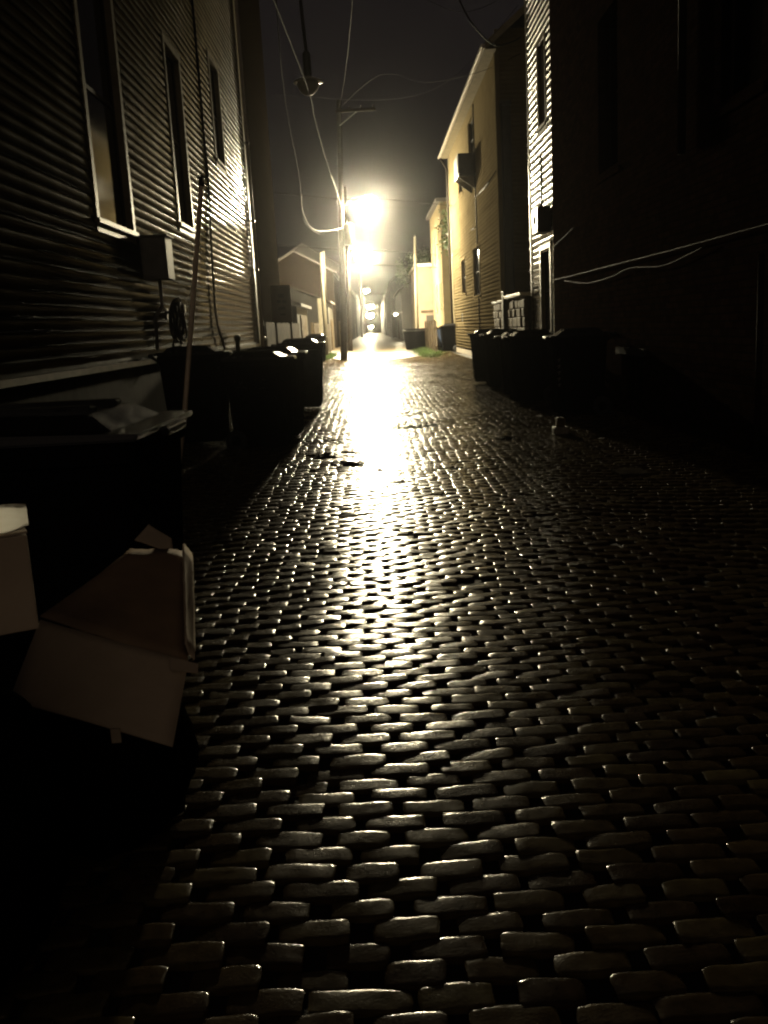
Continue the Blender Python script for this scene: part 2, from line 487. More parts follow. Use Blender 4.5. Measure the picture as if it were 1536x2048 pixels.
def window(parent, X, side, ya, yb, za, zb, trim=0.11, tm='trim', depth=0.09, sash='trim_dark', rail=True, blind=None):
    """window in a wall along the alley: casing + sill + sash + recessed pane; all children of the house"""
    o = side
    fr = MB()
    xf, xb = X + o * 0.032, X - o * depth
    def bx(x0, x1, *r):
        fr.box(min(x0, x1), max(x0, x1), *r)
    bx(xf, xb, ya - trim, ya, za, zb)
    bx(xf, xb, yb, yb + trim, za, zb)
    bx(X + o * 0.036, xb, ya - trim - .01, yb + trim + .01, zb, zb + trim)
    f = fr.build("window_frame", M[tm], parent)
    sl = MB(); a, b = sorted((X + o * 0.065, xb)); sl.box(a, b, ya - trim - .03, yb + trim + .03, za - 0.055, za)
    sl.box(*sorted((X + o * 0.028, X - o * .02)), ya - trim, yb + trim, za - 0.15, za - 0.056)
    sl.build("sill", M[tm], f)
    s = MB(); x0, x1 = sorted((X - o * (depth - .03), X - o * (depth - 0.005)))
    t = 0.045
    s.box(x0, x1, ya, ya + t, za, zb); s.box(x0, x1, yb - t, yb, za, zb)
    s.box(x0, x1, ya + t, yb - t, za, za + t); s.box(x0, x1, ya + t, yb - t, zb - t, zb)
    if rail: s.box(x0, x1, ya + t, yb - t, (za + zb) / 2 - .025, (za + zb) / 2 + .025)
    s.build("sash", M[sash], f)
    p = MB(); x0, x1 = sorted((X - o * (depth + 0.006), X - o * (depth - 0.012))); p.box(x0, x1, ya, yb, za, zb)
    p.build("pane", M['glass'], f)
    if blind:
        p = MB(); x0, x1 = sorted((X - o * 0.045, X - o * 0.05)); p.box(x0, x1, ya + t, yb - t, blind[0], blind[1])
        p.build("blind", M['blind'], f)
    return f

# ------------------------------------------------------------------ left clapboard house
XL = -3.1
house = empty("clapboard_house", (0, 0, 0))
tag(house, "wet beige clapboard house on the left whose boards shine white near its far corner", "house")
wins = [(11.18, 12.72, 2.95, 6.0), (15.98, 17.1, 3.42, 6.2), (5.5, 6.9, 3.0, 6.0), (20.6, 21.7, 5.2, 7.2)]
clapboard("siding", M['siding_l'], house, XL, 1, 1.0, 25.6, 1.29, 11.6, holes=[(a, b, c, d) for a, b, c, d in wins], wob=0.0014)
b = MB(); b.box(XL - .5, XL - .11, 1.0, 25.6, 1.29, 11.6); b.box(XL - 6, XL - .5, 1.0, 25.55, 0, 11.6); b.build("wall_core", M['siding_d'], house)
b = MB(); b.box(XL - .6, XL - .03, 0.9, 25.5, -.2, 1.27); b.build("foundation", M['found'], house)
b = MB(); b.box(XL - .45, XL + .035, 25.6, 25.74, 1.25, 11.6); b.box(XL - .02, XL + .036, 25.44, 25.6, 1.25, 11.6)
b.build("corner_board", M['trim'], house)
b = MB(); b.box(XL - .02, XL + .05, 1.0, 25.43, 1.225, 1.288); b.build("drip_board", M['trim'], house)
for q in wins: window(house, XL, 1, *q)
b = MB(); b.box(XL - 6.2, XL + .35, .6, 26.0, 11.6, 11.8); b.build("eave", M['trim_dark'], house)
d = MB(); d.tube([(XL + .10, 25.52, 0.3), (XL + .10, 25.52, 11.5)], .045, 8); d = d.build("downspout", M['gutter'], house, True)
for z in (3.2, 4.45, 6.4):
    b = MB(); b.box(XL + .035, XL + .155, 25.46, 25.58, z, z + .05); b.build("bracket", M['galv'], d)

ub = empty("utility_box", (XL, 13.2, 2.35))
tag(ub, "grey metal utility box fixed to the beige clapboards under the second window", "utility box")
b = MB(); b.box(0.02, .37, -.2, .22, 0, .56, bevel=.012); b.build("cabinet", M['metal_box'], ub)
b = MB(); b.box(0.02, .40, -.225, .245, .56, .585, bevel=.006); b.build("rain_cap", M['metal_box'], ub)
b = MB(); b.box(.05, .34, -.215, -.2, .04, .52, bevel=.004); b.build("cover_plate", M['metal_box'], ub)
b = MB(); b.tube([(.2, 0, 0.0), (.2, 0, -.35), (.08, .05, -.5), (.06, .05, -.95)], .025, 8); b.build("conduit", M['galv'], ub, True)

# hose reel under the box
hr = empty("hose_coil", (XL, 14.3, 1.80))
tag(hr, "dark tangled coil of hose hanging on the left clapboards below the utility box", "hose")
b = MB()
for k in range(7):
    pts = []
    r = .20 + .02 * k
    for i in range(33):
        t = 2 * math.pi * i / 32
        rr = r + .018 * math.sin(3 * t + k * 1.7) + RNG.normal(0, .004)
        pts.append((.12 + .035 * (k % 4) + .02 * math.sin(2 * t + k), rr * math.cos(t), rr * 1.05 * math.sin(t)))
    b.tube(pts, .017, 6)
pts = [(.16, .15, -.3), (.19, -.1, -.42), (.12, -.3, -.36), (.2, -.42, -.2)]
b.tube(pts, .017, 6)
b.build("hose", M['wire'], hr, True)
b = MB(); b.box(.015, .30, -.05, .05, .12, .16); b.box(.28, .30, -.05, .05, .16, .24); b.box(.015, .03, -.06, .06, .02, .2); b.build("hook", M['metal_dark'], hr)

c = MB(); c.tube([(XL + .03, 19.15, 8.2), (XL + .03, 19.15, 4.3), (XL + .05, 18.7, 3.3), (XL + .06, 18.54, 2.62), (XL + .05, 18.52, 2.1), (XL + .06, 18.56, 1.77), (XL + .09, 18.9, 1.42), (XL + .07, 19.2, 1.24), (XL + .02, 19.9, 1.2)], .022, 8)
tag(c.build("house_cable", M['wire'], None, True), "thin black cable hanging down the bright boards at the far end of the left house", "cable")
v = empty("vent_pipe", (XL + .02, 20.5, 1.16))
tag(v, "short black vent pipe standing at the bottom edge of the left house boards", "vent pipe")
b = MB(); b.lathe([(.05, 0), (.05, .26), (.075, .27), (.075, .36), (.05, .39)], (.13, 0, 0), 12); b.build("pipe", M['metal_dark'], v, True)
b = MB(); b.box(-.01, .10, -.02, .02, .08, .12); b.build("bracket", M['galv'], v)
v = empty("tap", (XL + .05, 25.95, 1.42))
tag(v, "small shiny tap head at the foot of the left house corner", "tap")
b = MB(); b.lathe([(.02, -.04), (.05, -.025), (.06, 0), (.05, .03), (.02, .045)], (.06, -.02, 0), 14, 'Y'); b.build("handwheel", M['galv'], v, True)
b = MB(); b.tube([(-.06, -.3, 0), (-.06, .0, 0), (.06, .02, 0)], .02, 8); b.build("spout", M['galv'], v, True)

# ------------------------------------------------------------------ wheeled refuse carts
CART_GROUP = "black wheeled refuse carts lining the alley"
def make_cart():
    """front faces +X (the alley); depth .78 along X, width .66 along Y"""
    r = empty("refuse_cart", (0, 0, 0))
    b = MB()
    lv = [(0.05, .27, .31, .02), (.11, .28, .335, .0), (.55, .30, .365, 0), (1.02, .318, .395, 0), (1.03, .335, .415, 0), (1.10, .335, .415, 0)]
    rings = []
    for z, hy, hx, _ in lv:
        ring = []
        cr = .05
        cx = .0
        for sx, sy, a0 in ((1, 1, 0), (-1, 1, 90), (-1, -1, 180), (1, -1, 270)):
            for k in range(4):
                t = math.radians(a0 + k * 30)
                ring.append(b.bm.verts.new((cx + sx * (hx - cr) + cr * math.cos(t) - .39, sy * (hy - cr) + cr * math.sin(t), z)))
        rings.append(ring)
    for A, B in zip(rings, rings[1:]):
        for k in range(16): b.bm.faces.new((A[k], A[(k + 1) % 16], B[(k + 1) % 16], B[k]))
    b.bm.faces.new(rings[0][::-1]); b.bm.faces.new(rings[-1])
    for yy in (-.17, 0, .17): b.box(-.045, -.02, yy - .012, yy + .012, .30, .95, rot=Matrix.Rotation(.05, 3, 'Y'))
    body = b.build("body", M['plastic'], r)
    for p in body.data.polygons: p.use_smooth = False
    l = MB()
    V = [(-.80, -.345, 1.104), (.045, -.345, 1.104), (.045, .345, 1.104), (-.80, .345, 1.104)]
    T = [(-.80, -.335, 1.15), (.055, -.34, 1.128), (.055, .34, 1.128), (-.80, .335, 1.15)]
    l.hexa(V + T)
    l.hexa([(-.74, -.27, 1.135), (-.06, -.27, 1.125), (-.06, .27, 1.125), (-.74, .27, 1.135),
            (-.68, -.21, 1.20), (-.16, -.21, 1.185), (-.16, .21, 1.185), (-.68, .21, 1.20)])
    for yy in (-.12, .12): l.box(-.66, -.18, yy - .03, yy + .03, 1.18, 1.212)
    bmesh.ops.bevel(l.bm, geom=list(l.bm.edges), offset=.007, segments=2, affect='EDGES')
    lid = l.build("lid", M['lid'], r)
    h = MB(); h.box(.05, .085, -.12, .12, 1.085, 1.12, bevel=.01); h.build("lid_grip", M['lid'], lid)
    h = MB(); h.tube([(-.80, -.27, 1.05), (-.90, -.27, 1.12), (-.90, .27, 1.12), (-.80, .27, 1.05)], .016, 8); h.build("handle", M['plastic'], r, True)
    for s in (-1, 1):
        wl = MB(); wl.lathe([(.06, -.03), (.125, -.03), (.14, -.018), (.14, .018), (.125, .03), (.06, .03)], (-.70, s * .285, .14), 18, 'Y'); wl = wl.build("wheel", M['rubber'], r, True)
        hb = MB(); hb.lathe([(.055, -.034), (.062, -.03), (.062, .03), (.055, .034)], (-.70, s * .285, .14), 12, 'Y'); hb.build("hub", M['plastic'], wl, True)
    ax = MB(); ax.tube([(-.70, -.26, .14), (-.70, .26, .14)], .012, 8); ax.build("axle", M['galv'], r)
    return r
proto = make_cart()
def gz(x, y): return float(surf(np.array(x), np.array(y)))
# (front X, centre Y, facing right?, scale xyz, tilt, label)
carts = [(-.86, 3.60, 0, (1, 1.36, 1.03), 'nearest black cart on the left, with a ridged lid, beside the upright wooden pole'),
         (-1.08, 11.9, 0, (1, 1, 1.03), 'black cart with pale scrawl on its side, at the alley edge on the left'),
         (-1.91, 12.02, 0, (1, 1, 1.04), 'black cart tucked between the scrawled cart and the foundation of the left house'),
         (-1.02, 13.1, 0, (1, 1, 1.06), 'black cart pressed close behind the scrawled cart on the left'),
         (-.98, 17.7, 0, (1, 1, 1.10), 'farthest cart of the left row by the house, silhouetted against the glaring bricks'),
         (-2.0, 39.5, 0, (1, 1, 1.0), 'small distant black cart below the tall pale post on the left'),
         (2.58, 13.75, 1, (1, 1, 1.05), 'nearest right hand black cart with a column of white marks, lost in shadow'),
         (2.38, 16.7, 1, (1, 1, 1.06), 'broad black cart against the pale house, second from the dark brick wall'),
         (2.44, 18.3, 1, (1, 1, 1.04), 'black cart with bright glints on its lid, just behind the broad one on the right'),
         (2.40, 20.4, 1, (1, 1, 1.05), 'black cart in front of the rough stone wall on the right'),
         (2.36, 22.7, 1, (1, 1, 1.07), 'black cart at the far end of the right row, beside the open cobbles'),
         (3.25, 45.2, 1, (1, 1, 1.12), 'dark cart with a pale lid edge at the far corner of the tan house'),
         ]
cart_objs = []
for i, (x, y, rgt, s, lab) in enumerate(carts):
    o = proto if i == 0 else copy_tree(proto)
    o.location = (x, y, gz(x + (.4 if rgt else -.4), y) - 0.01)
    o.rotation_euler = (0, 0, (math.pi if rgt else 0) + random.uniform(-.05, .05))
    o.scale = s
    tag(o, lab, "refuse cart", CART_GROUP)
    cart_objs.append(o)
# scrawl on the second cart, a column of marks on the right cart
def stroke_part(parent, strokes, m, r, name="marking"):
    b = MB()
    for s in strokes: b.tube(s, r, 5)
    b.build(name, M[m], parent, True)
ys = -.353
S = []
for k in range(16):
    x = -.66 + .36 * (k % 8) / 7; z = .86 - .08 * (k // 8)
    S.append([(x + random.uniform(-.02, .02), ys + .024, z + random.uniform(-.03, .03)), (x + random.uniform(-.01, .03), ys + .022, z + random.uniform(-.03, .03)), (x + random.uniform(-.02, .04), ys + .022, z + random.uniform(-.03, .03))])
stroke_part(cart_objs[1], S, 'ink_dim', .004)
S = []
for k in range(5):
    z = .80 - .085 * k
    S.append([(-.06, .322 - .012 * k * .4, z), (-.10, .322 - .012 * k * .4, z + .015)])
    S.append([(-.10, .322 - .012 * k * .4, z + .012), (-.075, .320 - .012 * k * .4, z - .03)])
stroke_part(cart_objs[6], S, 'ink', .007)

st = empty("wooden_pole", (-.87, 4.42, 0.05))
tag(st, "slim bare wooden pole standing upright behind the nearest black cart on the left", "pole")
b = MB(); b.tube([(-.30, .02, 0), (-.05, 0, 1.12), (.13, .02, 2.2)], .013, 8, .011); b.build("shaft", M['stick'], st, True)
b = MB(); b.lathe([(.010, 0), (.0125, .004), (.0125, .04), (.009, .05)], (.127, .02, 2.17), 8); b.build("end_cap", M['trim_dark'], st, True)

# ------------------------------------------------------------------ rubbish in front of the nearest cart
def bag(name, loc, sx, sy, sz, label, seed):
    r = random.Random(seed)
    bm = bmesh.new()
    bmesh.ops.create_icosphere(bm, subdivisions=4, radius=1)
    ph = [r.uniform(0, 6.28) for _ in range(8)]
    for v in bm.verts:
        p = v.co.copy()
        n = .07 * math.sin(5 * p.x + ph[0] + 2 * p.z) + .06 * math.sin(6 * p.y + ph[1] - 3 * p.z) + .05 * math.sin(9 * p.z + 4 * p.x + ph[2]) + .025 * math.sin(19 * p.x + 13 * p.y + ph[3]) + .02 * math.sin(23 * p.z - 17 * p.y + ph[4])
        q = p * (1 + n)
        z = max(q.z, -.72)
        v.co = (q.x * sx, q.y * sy, (z + .72) / 1.72 * sz)
    mb = MB(); mb.bm.free(); mb.bm = bm
    root = empty(name, loc)
    tag(root, label, "bin bag", "black bags under the cardboard")
    mb.build("bag_body", M['bag'], root, True)
    k = MB(); k.lathe([(.09, -.05), (.03, .0), (.02, .02), (.045, .05), (.05, .08)], (r.uniform(-.1, .1), .06, sz + .01), 9); k.build("bag_knot", M['bag'], root, True)
bag("rubbish_bag", (-1.16, 1.98, 0.08), .38, .36, .85, "black rubbish bag under the closed cardboard box", 3)
bag("rubbish_bag", (-.86, 2.70, 0.06), .20, .30, .50, "black rubbish bag under the torn open cardboard", 5)

cb = empty("cardboard_box", (-1.028, 1.93, 0.945))
tag(cb, "closed brown cardboard box at the left edge, carrying a milky white lid", "box")
cb.rotation_euler = (0, 0, .46); cb.scale = (.8, .8, .785)
b = MB(); b.box(-.34, .30, -.17, .18, .01, .275, bevel=.004); b.build("carton", M['card'], cb)
b = MB(); b.box(-.34, .10, -.172, .183, .275, .2785); b.build("lid_flap", M['card'], cb)
b = MB(); b.box(.10, .302, -.165, .178, .2755, .281, rot=Matrix.Rotation(-.03, 3, 'Y')); b.build("raised_flap", M['card'], cb)
def milky():
    m, t, b = new_mat("milky_plastic")
    n = t.nodes.new("ShaderNodeTexNoise"); n.inputs["Scale"].default_value = 9
    r = t.nodes.new("ShaderNodeValToRGB")
    r.color_ramp.elements[0].color = (0.78, 0.75, 0.68, 1); r.color_ramp.elements[1].color = (0.95, 0.94, 0.90, 1)
    tr = t.nodes.new("ShaderNodeBsdfTranslucent"); mx = t.nodes.new("ShaderNodeMixShader"); mx.inputs[0].default_value = 0.96
    t.links.new(n.outputs["Fac"], r.inputs["Fac"]); t.links.new(r.outputs["Color"], tr.inputs["Color"]); t.links.new(r.outputs["Color"], b.inputs["Base Color"])
    t.links.new(b.outputs[0], mx.inputs[1]); t.links.new(tr.outputs[0], mx.inputs[2])
    t.links.new(mx.outputs[0], t.nodes["Material Output"].inputs["Surface"])
    return m
n = 24; V = []; Fq = []
for i in range(n + 1):                                   # a thin shallow lid standing on its edge, its rim curling back
    u = i / n; x = -.30 + .50 * u; cor = .028 * max(0, (u - .9) / .1) ** 2
    for (yy, zz) in ((.022, .004), (.004, .0), (0, .008), (-.002, .03), (-.001, .052), (.003, .058), (.020, .060)):
        V.append((x, yy + .6 * cor + .01 * math.sin(2.2 * u), zz + (cor * .35 if zz < .03 else -cor * .25)))
for i in range(n):
    for k in range(6): a_ = i * 7 + k; Fq.append((a_, a_ + 7, a_ + 8, a_ + 1))
fo = arrays_mesh("plastic_lid", np.array(V), np.array(Fq), milky(), True)
fo.location = (-.93, 1.84, 1.166); fo.rotation_euler = (0, 0, .42)
tag(fo, "milky white plastic lid standing on the closed cardboard box, glowing cream in the lamp light", "lid")

oc = empty("open_cardboard_box", (0, 0, 0))
tag(oc, "torn open cardboard box slumped against the nearest cart, its wide flap hanging toward the camera", "box")
A = Vector((-.985, 2.52, .795)); B = Vector((-.575, 2.50, .648)); Cc = Vector((-.60, 2.33, .475)); Dd = Vector((-1.02, 2.33, .625))
P = Vector((-.845, 3.02, .885)); Q = Vector((-.668, 3.02, .832))
def sheet(name, a, b_, c_, d_, m, n=10, sag=.006, th=.006, seed=0):
    r = np.random.default_rng(seed)
    u = np.linspace(0, 1, n + 1)
    U, V2 = np.meshgrid(u, u)
    a, b_, c_, d_ = [np.array(q) for q in (a, b_, c_, d_)]
    Pp = (a[None, None] * ((1 - U) * (1 - V2))[..., None] + b_[None, None] * (U * (1 - V2))[..., None] + c_[None, None] * (U * V2)[..., None] + d_[None, None] * ((1 - U) * V2)[..., None])
    nrm = np.cross(b_ - a, d_ - a); nrm = nrm / np.linalg.norm(nrm)
    wob = sag * (np.sin(3 * U + seed) * np.sin(2.5 * V2 + 1.3 * seed)) + r.normal(0, .0008, U.shape)
    T1 = Pp + nrm * wob[..., None]; T0 = T1 - nrm * th
    idx = np.arange((n + 1) ** 2).reshape(n + 1, n + 1)
    q = np.stack([idx[:-1, :-1], idx[:-1, 1:], idx[1:, 1:], idx[1:, :-1]], -1).reshape(-1, 4)
    N = (n + 1) ** 2
    Fq = [q, q[:, ::-1] + N]
    for e in (idx[0], idx[:, -1], idx[-1][::-1], idx[:, 0][::-1]):
        Fq.append(np.stack([e[1:], e[:-1], e[:-1] + N, e[1:] + N], -1))
    o = arrays_mesh(name, np.concatenate([T1.reshape(-1, 3), T0.reshape(-1, 3)]), np.concatenate(Fq), m, False)
    o.parent = oc
    return o
sheet("flap", Dd, Cc, B, A, M['card'], seed=1, sag=.012)
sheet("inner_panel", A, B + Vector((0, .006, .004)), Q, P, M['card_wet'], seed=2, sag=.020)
sheet("side_panel", B + Vector((.012, .01, 0)), B + Vector((.0, .0, .06)), Q + Vector((-.0, -.03, .05)), Q + Vector((.02, 0, 0)), M['card'], seed=3, sag=.01)
sheet("back_flap", P + Vector((.01, .008, .01)), Q + Vector((-.04, .008, .012)), Q + Vector((-.055, .06, .05)), P + Vector((.05, .06, .055)), M['card'], seed=4)
b = MB(); b.quad(B + Vector((-.05, -.01, .018)), B + Vector((.03, -.015, -.004)), B + Vector((.034, -.045, -.02)), B + Vector((-.04, -.05, -.004)), .004); b.build("torn_tab", M['card'], oc)
b = MB(); b.box(-.76, -.735, 2.322, 2.328, .495, .535); b.build("tape_end", M['card'], oc)

# ------------------------------------------------------------------ right: dark brick building
XR = 3.5
bb = empty("brick_building", (0, 0, 0))
tag(bb, "very dark brick building filling the right side, its wall barely lit", "building")
rw = [(8.6, 9.75, 3.5, 5.6), (13.4, 14.5, 3.6, 5.7), (4.2, 5.4, 3.5, 5.6)]
def wall_with_holes(name, m, parent, X0, X1, y0, y1, z0, z1, holes):
    ysn = sorted({y0, y1, *[h[0] for h in holes], *[h[1] for h in holes]})
    zsn = sorted({z0, z1, *[h[2] for h in holes], *[h[3] for h in holes]})
    b = MB()
    for i in range(len(ysn) - 1):
        run = None
        for k in range(len(zsn) - 1):
            ym, zm = (ysn[i] + ysn[i + 1]) / 2, (zsn[k] + zsn[k + 1]) / 2
            if any(h[0] < ym < h[1] and h[2] < zm < h[3] for h in holes):
                if run is not None: b.box(X0, X1, ysn[i], ysn[i + 1], run, zsn[k]); run = None
            elif run is None: run = zsn[k]
        if run is not None: b.box(X0, X1, ysn[i], ysn[i + 1], run, zsn[-1])
    return b.build(name, m, parent)
cel = (12.15, 13.25, .38, 1.0)
wall_with_holes("wall", M['brick_d'], bb, XR, XR + .3, -2.0, 18.1, -.1, 12.5, rw + [cel])
b = MB(); b.box(XR + .3, XR + 6, -2.0, 18.08, -.1, 12.45); b.build("wall_core", M['found'], bb)
for q in rw:
    window(bb, XR + .10, -1, q[0], q[1], q[2], q[3], trim=.05, tm='trim_dark')
    b = MB(); b.box(XR - .02, XR + .06, q[0] - .1, q[1] + .1, q[2] - .13, q[2] - .152 + .10); b.build("stone_sill", M['brick_d'], bb)
f = window(bb, XR + .12, -1, *cel, trim=.05, tm='trim_dark', rail=False)
b = MB(); b.box(XR - .04, XR + .05, 12.0, 13.4, 1.0, 1.09); b.build("lintel", M['found'], bb)
b = MB(); b.box(XR - .18, XR + .3, -2.0, 18.2, 12.5, 12.8); b.build("cornice", M['trim_dark'], bb)
dsp = MB(); dsp.tube([(XR - .07, 10.5, 3.2), (XR - .07, 10.5, 12.4)], .045, 8); dsp.build("downspout", M['metal_dark'], bb, True)
dsp = MB(); dsp.tube([(XR - .06, 8.35, .15), (XR - .06, 8.35, 2.0)], .03, 8); dsp.build("riser_pipe", M['trim_dark'], bb, True)

def wire(name, pts, r, m, label, cat="cable", sub=6, group=None):
    """a smooth cable through pts"""
    P_ = [Vector(p) for p in pts]
    out = []
    for i in range(len(P_) - 1):
        p0, p1, p2, p3 = P_[max(i - 1, 0)], P_[i], P_[i + 1], P_[min(i + 2, len(P_) - 1)]
        for k in range(sub):
            t = k / sub
            out.append(0.5 * ((2 * p1) + (p2 - p0) * t + (2 * p0 - 5 * p1 + 4 * p2 - p3) * t * t + (3 * p1 - p0 - 3 * p2 + p3) * t ** 3))
    out.append(P_[-1])
    b = MB(); b.tube(out, r, 6)
    return tag(b.build(name, M[m], None, True), label, cat, group)
wire("wall_cable", [(XR - .03, 18.1, 2.25), (XR - .035, 16.5, 2.235), (XR - .035, 14, 2.235), (XR - .04, 11, 2.23), (XR - .035, 8.9, 2.24), (XR - .04, 5, 2.25)], .008, 'wire_pale', "pale cable running level along the dark brick wall, the upper of two")
wire("wall_cable", [(XR - .03, 17.0, 2.19), (XR - .04, 15.2, 2.06), (XR - .04, 13.6, 2.08), (XR - .04, 12.6, 2.14), (XR - .04, 11.2, 2.08), (XR - .035, 9.8, 2.19)], .006, 'wire_pale', "thin sagging cable looped below the level one on the dark brick wall")
wire("wall_cable", [(XR - .02, 18.0, 2.85), (XR - .03, 17.0, 2.93), (XR - .02, 16.2, 3.02)], .008, 'wire_pale', "short stub of cable high on the dark brick wall near its far corner")

# ------------------------------------------------------------------ right: pale house with the bright strip of boards
XW = 3.95
ph = empty("pale_house", (0, 0, 0))
tag(ph, "pale clapboard house showing only a brilliant narrow strip past the dark brick wall", "house")
pw = [(20.75, 21.85, 1.25, 3.05), (20.95, 21.75, 5.65, 7.35)]
clapboard("siding", M['siding_w'], ph, XW, -1, 18.3, 23.2, .75, 9.5, course=.15, lap=.024, holes=pw, wob=.002)
b = MB(); b.box(XW + .11, XW + 5, 18.3, 23.15, 0, 9.5); b.build("wall_core", M['siding_d'], ph)
b = MB(); b.box(XW + .01, XW + .12, 18.3, 23.1, -.1, .74); b.build("foundation", M['found'], ph)
b = MB(); b.box(XW - .03, XW + .10, 23.1, 23.22, .75, 9.5); b.build("corner_board", M['trim'], ph)
window(ph, XW, -1, *pw[0], tm='trim'); window(ph, XW, -1, *pw[1], tm='trim', blind=(5.7, 7.3))
b = MB(); b.box(XW - .3, XW + 5, 18.2, 23.4, 9.5, 9.7); b.build("eave", M['trim_dark'], ph)
mb_ = empty("meter_box", (XW, 21.0, 3.36))
tag(mb_, "dark meter box sticking out from the brilliant strip of pale boards", "meter box")
b = MB(); b.box(-.30, -.02, -.40, .30, 0, .54, bevel=.015); b.build("cabinet", M['metal_dark'], mb_)
b = MB(); b.tube([(-.14, -.1, .54), (-.14, -.1, 1.6)], .025, 8); b.build("conduit", M['metal_dark'], mb_, True)
b = MB(); b.lathe([(.09, 0), (.09, .05), (.07, .07)], (-.31, -.05, .28), 14, 'X'); b.build("dial", M['glass'], mb_, True)

# ------------------------------------------------------------------ right: stone yard wall in the gap
sw = empty("stone_wall", (0, 0, 0))
tag(sw, "rough stone yard wall with pale coping between the pale and tan houses", "wall")
b = MB()
z = .12
rs = random.Random(4)
while z < 2.05:
    hh = rs.uniform(.16, .26); y = 23.35
    while y < 29.2:
        ll = rs.uniform(.25, .55); y2 = min(29.25, y + ll)
        e = rs.uniform(0, .05)
        b.box(3.80 - e, 4.0, y + .012, y2 - .012, z + .01, min(2.1, z + hh) - .01, rot=Matrix.Rotation(rs.uniform(-.05, .05), 3, 'X'), bevel=.02)
        y = y2
    z += hh
b.build("stonework", M['stone'], sw)
b = MB(); b.box(3.86, 4.16, 23.3, 29.28, 0, 2.1); b.build("mortar_core", M['mortar'], sw)
b = MB(); b.box(3.70, 4.25, 23.6, 26.4, 2.12, 2.21, bevel=.015); b.build("coping", M['coping'], sw)
b = MB(); b.box(3.72, 4.25, 26.8, 29.25, 2.05, 2.12, bevel=.015); b.build("coping", M['concrete'], sw)
b = MB(); b.box(3.68, 3.80, 26.45, 26.75, .05, 2.35, bevel=.02); b.build("pier", M['metal_dark'], sw)

# ------------------------------------------------------------------ right: tan house
th = empty("tan_house", (0, 0, 0))
tag(th, "tan clapboard house whose long alley wall glows under the street lamp", "house")
tw = [(39.2, 40.6, 6.75, 8.0), (34.6, 36.2, 7.4, 8.7), (39.2, 40.7, 2.75, 4.1), (34.0, 36.0, 2.5, 4.2), (41.0, 41.5, 1.6, 2.0)]
clapboard("siding", M['siding_t'], th, XW, -1, 28.62, 45.3, .45, 9.2, course=.127, lap=.015, holes=tw, wob=.0015)
b = MB(); b.box(XW + .11, XW + 7, 28.75, 45.2, 0, 9.2); b.build("wall_core", M['siding_d'], th)
clapboard_end("gable_siding", M['siding_t'], th, 28.62, XW - .01, XW + 7.0, .45, lambda x: 9.3 + (x - XW) * .82 if x < XW + 3.5 else 9.3 + (XW + 7 - x) * .82)
b = MB(); b.box(XW + .004, XW + .5, 28.66, 45.25, -.1, .44); b.build("foundation", M['concrete'], th)
b = MB(); b.box(XW - .035, XW + .10, 28.56, 28.64, .4, 9.2); b.box(XW - .036, XW - .002, 28.64, 28.76, .4, 9.2); b.build("corner_board", M['siding_t'], th)
b = MB(); b.box(XW - .04, XW + .10, 45.0, 45.32, .4, 9.2); b.build("corner_board", M['trim'], th)
for q in tw[:4]: window(th, XW, -1, *q, trim=.09, tm='siding_t')
b = MB(); b.box(XW + .01, XW + .05, 41.0, 41.5, 1.6, 2.0); b.build("vent", M['metal_dark'], th)
# roof: two slopes with overhang, gutter along the eave
rf = MB()
ex, rz_ = 3.62, 9.12
rf.hexa([(ex, 28.15, rz_), (XW + 3.5, 28.15, 12.2), (XW + 3.5, 45.7, 12.2), (ex, 45.7, rz_),
         (ex, 28.15, rz_ + .16), (XW + 3.5, 28.15, 12.36), (XW + 3.5, 45.7, 12.36), (ex, 45.7, rz_ + .16)])
rf.hexa([(XW + 3.5, 28.15, 12.2), (XW + 7.4, 28.15, rz_), (XW + 7.4, 45.7, rz_), (XW + 3.5, 45.7, 12.2),
         (XW + 3.5, 28.15, 12.36), (XW + 7.4, 28.15, rz_ + .16), (XW + 7.4, 45.7, rz_ + .16), (XW + 3.5, 45.7, 12.36)])
roof = rf.build("roof", M['shingle'], th)
b = MB(); b.box(ex - .13, ex - .005, 28.1, 45.75, rz_ - .02, rz_ + .10, bevel=.03); b.build("gutter", M['gutter'], roof)
b = MB(); b.box(ex, XW - .02, 28.2, 45.6, rz_ - .03, rz_ - .005); b.build("soffit", M['trim'], roof)
sl_ = math.atan2(12.2 - rz_, XW + 3.5 - ex)
b = MB(); b.hexa([(ex, 28.11, rz_ - .06), (XW + 3.5, 28.11, 12.14), (XW + 3.5, 28.145, 12.14), (ex, 28.145, rz_ - .06), (ex, 28.11, rz_ + .15), (XW + 3.5, 28.11, 12.35), (XW + 3.5, 28.145, 12.35), (ex, 28.145, rz_ + .15)])
b.build("rake_board", M['trim'], roof)
b = MB(); b.tube([(ex - .06, 45.5, rz_), (XW - .09, 45.45, 8.6), (XW - .09, 45.45, .25)], .05, 8); b.build("downspout", M['trim_dark'], th, True)
b = MB(); b.box(4.05, 4.30, 28.30, 28.55, 1.2, 7.6, bevel=.01); b.box(4.02, 4.33, 28.27, 28.55, 7.6, 7.72); b.build("flue", M['metal_dark'], th)
b = MB(); b.tube([(XW - .03, 34.4, 9.0), (XW - .03, 34.45, 1.0)], .022, 6); b.tube([(XW - .03, 34.42, 5.9), (XW - .04, 31.5, 5.82), (XW - .03, 28.8, 5.9)], .014, 6); b.tube([(XW - .03, 34.42, 4.9), (XW - .04, 36.2, 4.95)], .012, 6)
b.build("wall_conduit", M['trim_dark'], th, True)
ac = empty("window_air_conditioner", (XW, 35.2, 6.55))
tag(ac, "dark air conditioner jutting from the upper wall of the tan house", "air conditioner")
b = MB(); b.box(-.62, .05, -.8, .75, .1, .85, bevel=.02); b.build("casing", M['metal_dark'], ac)
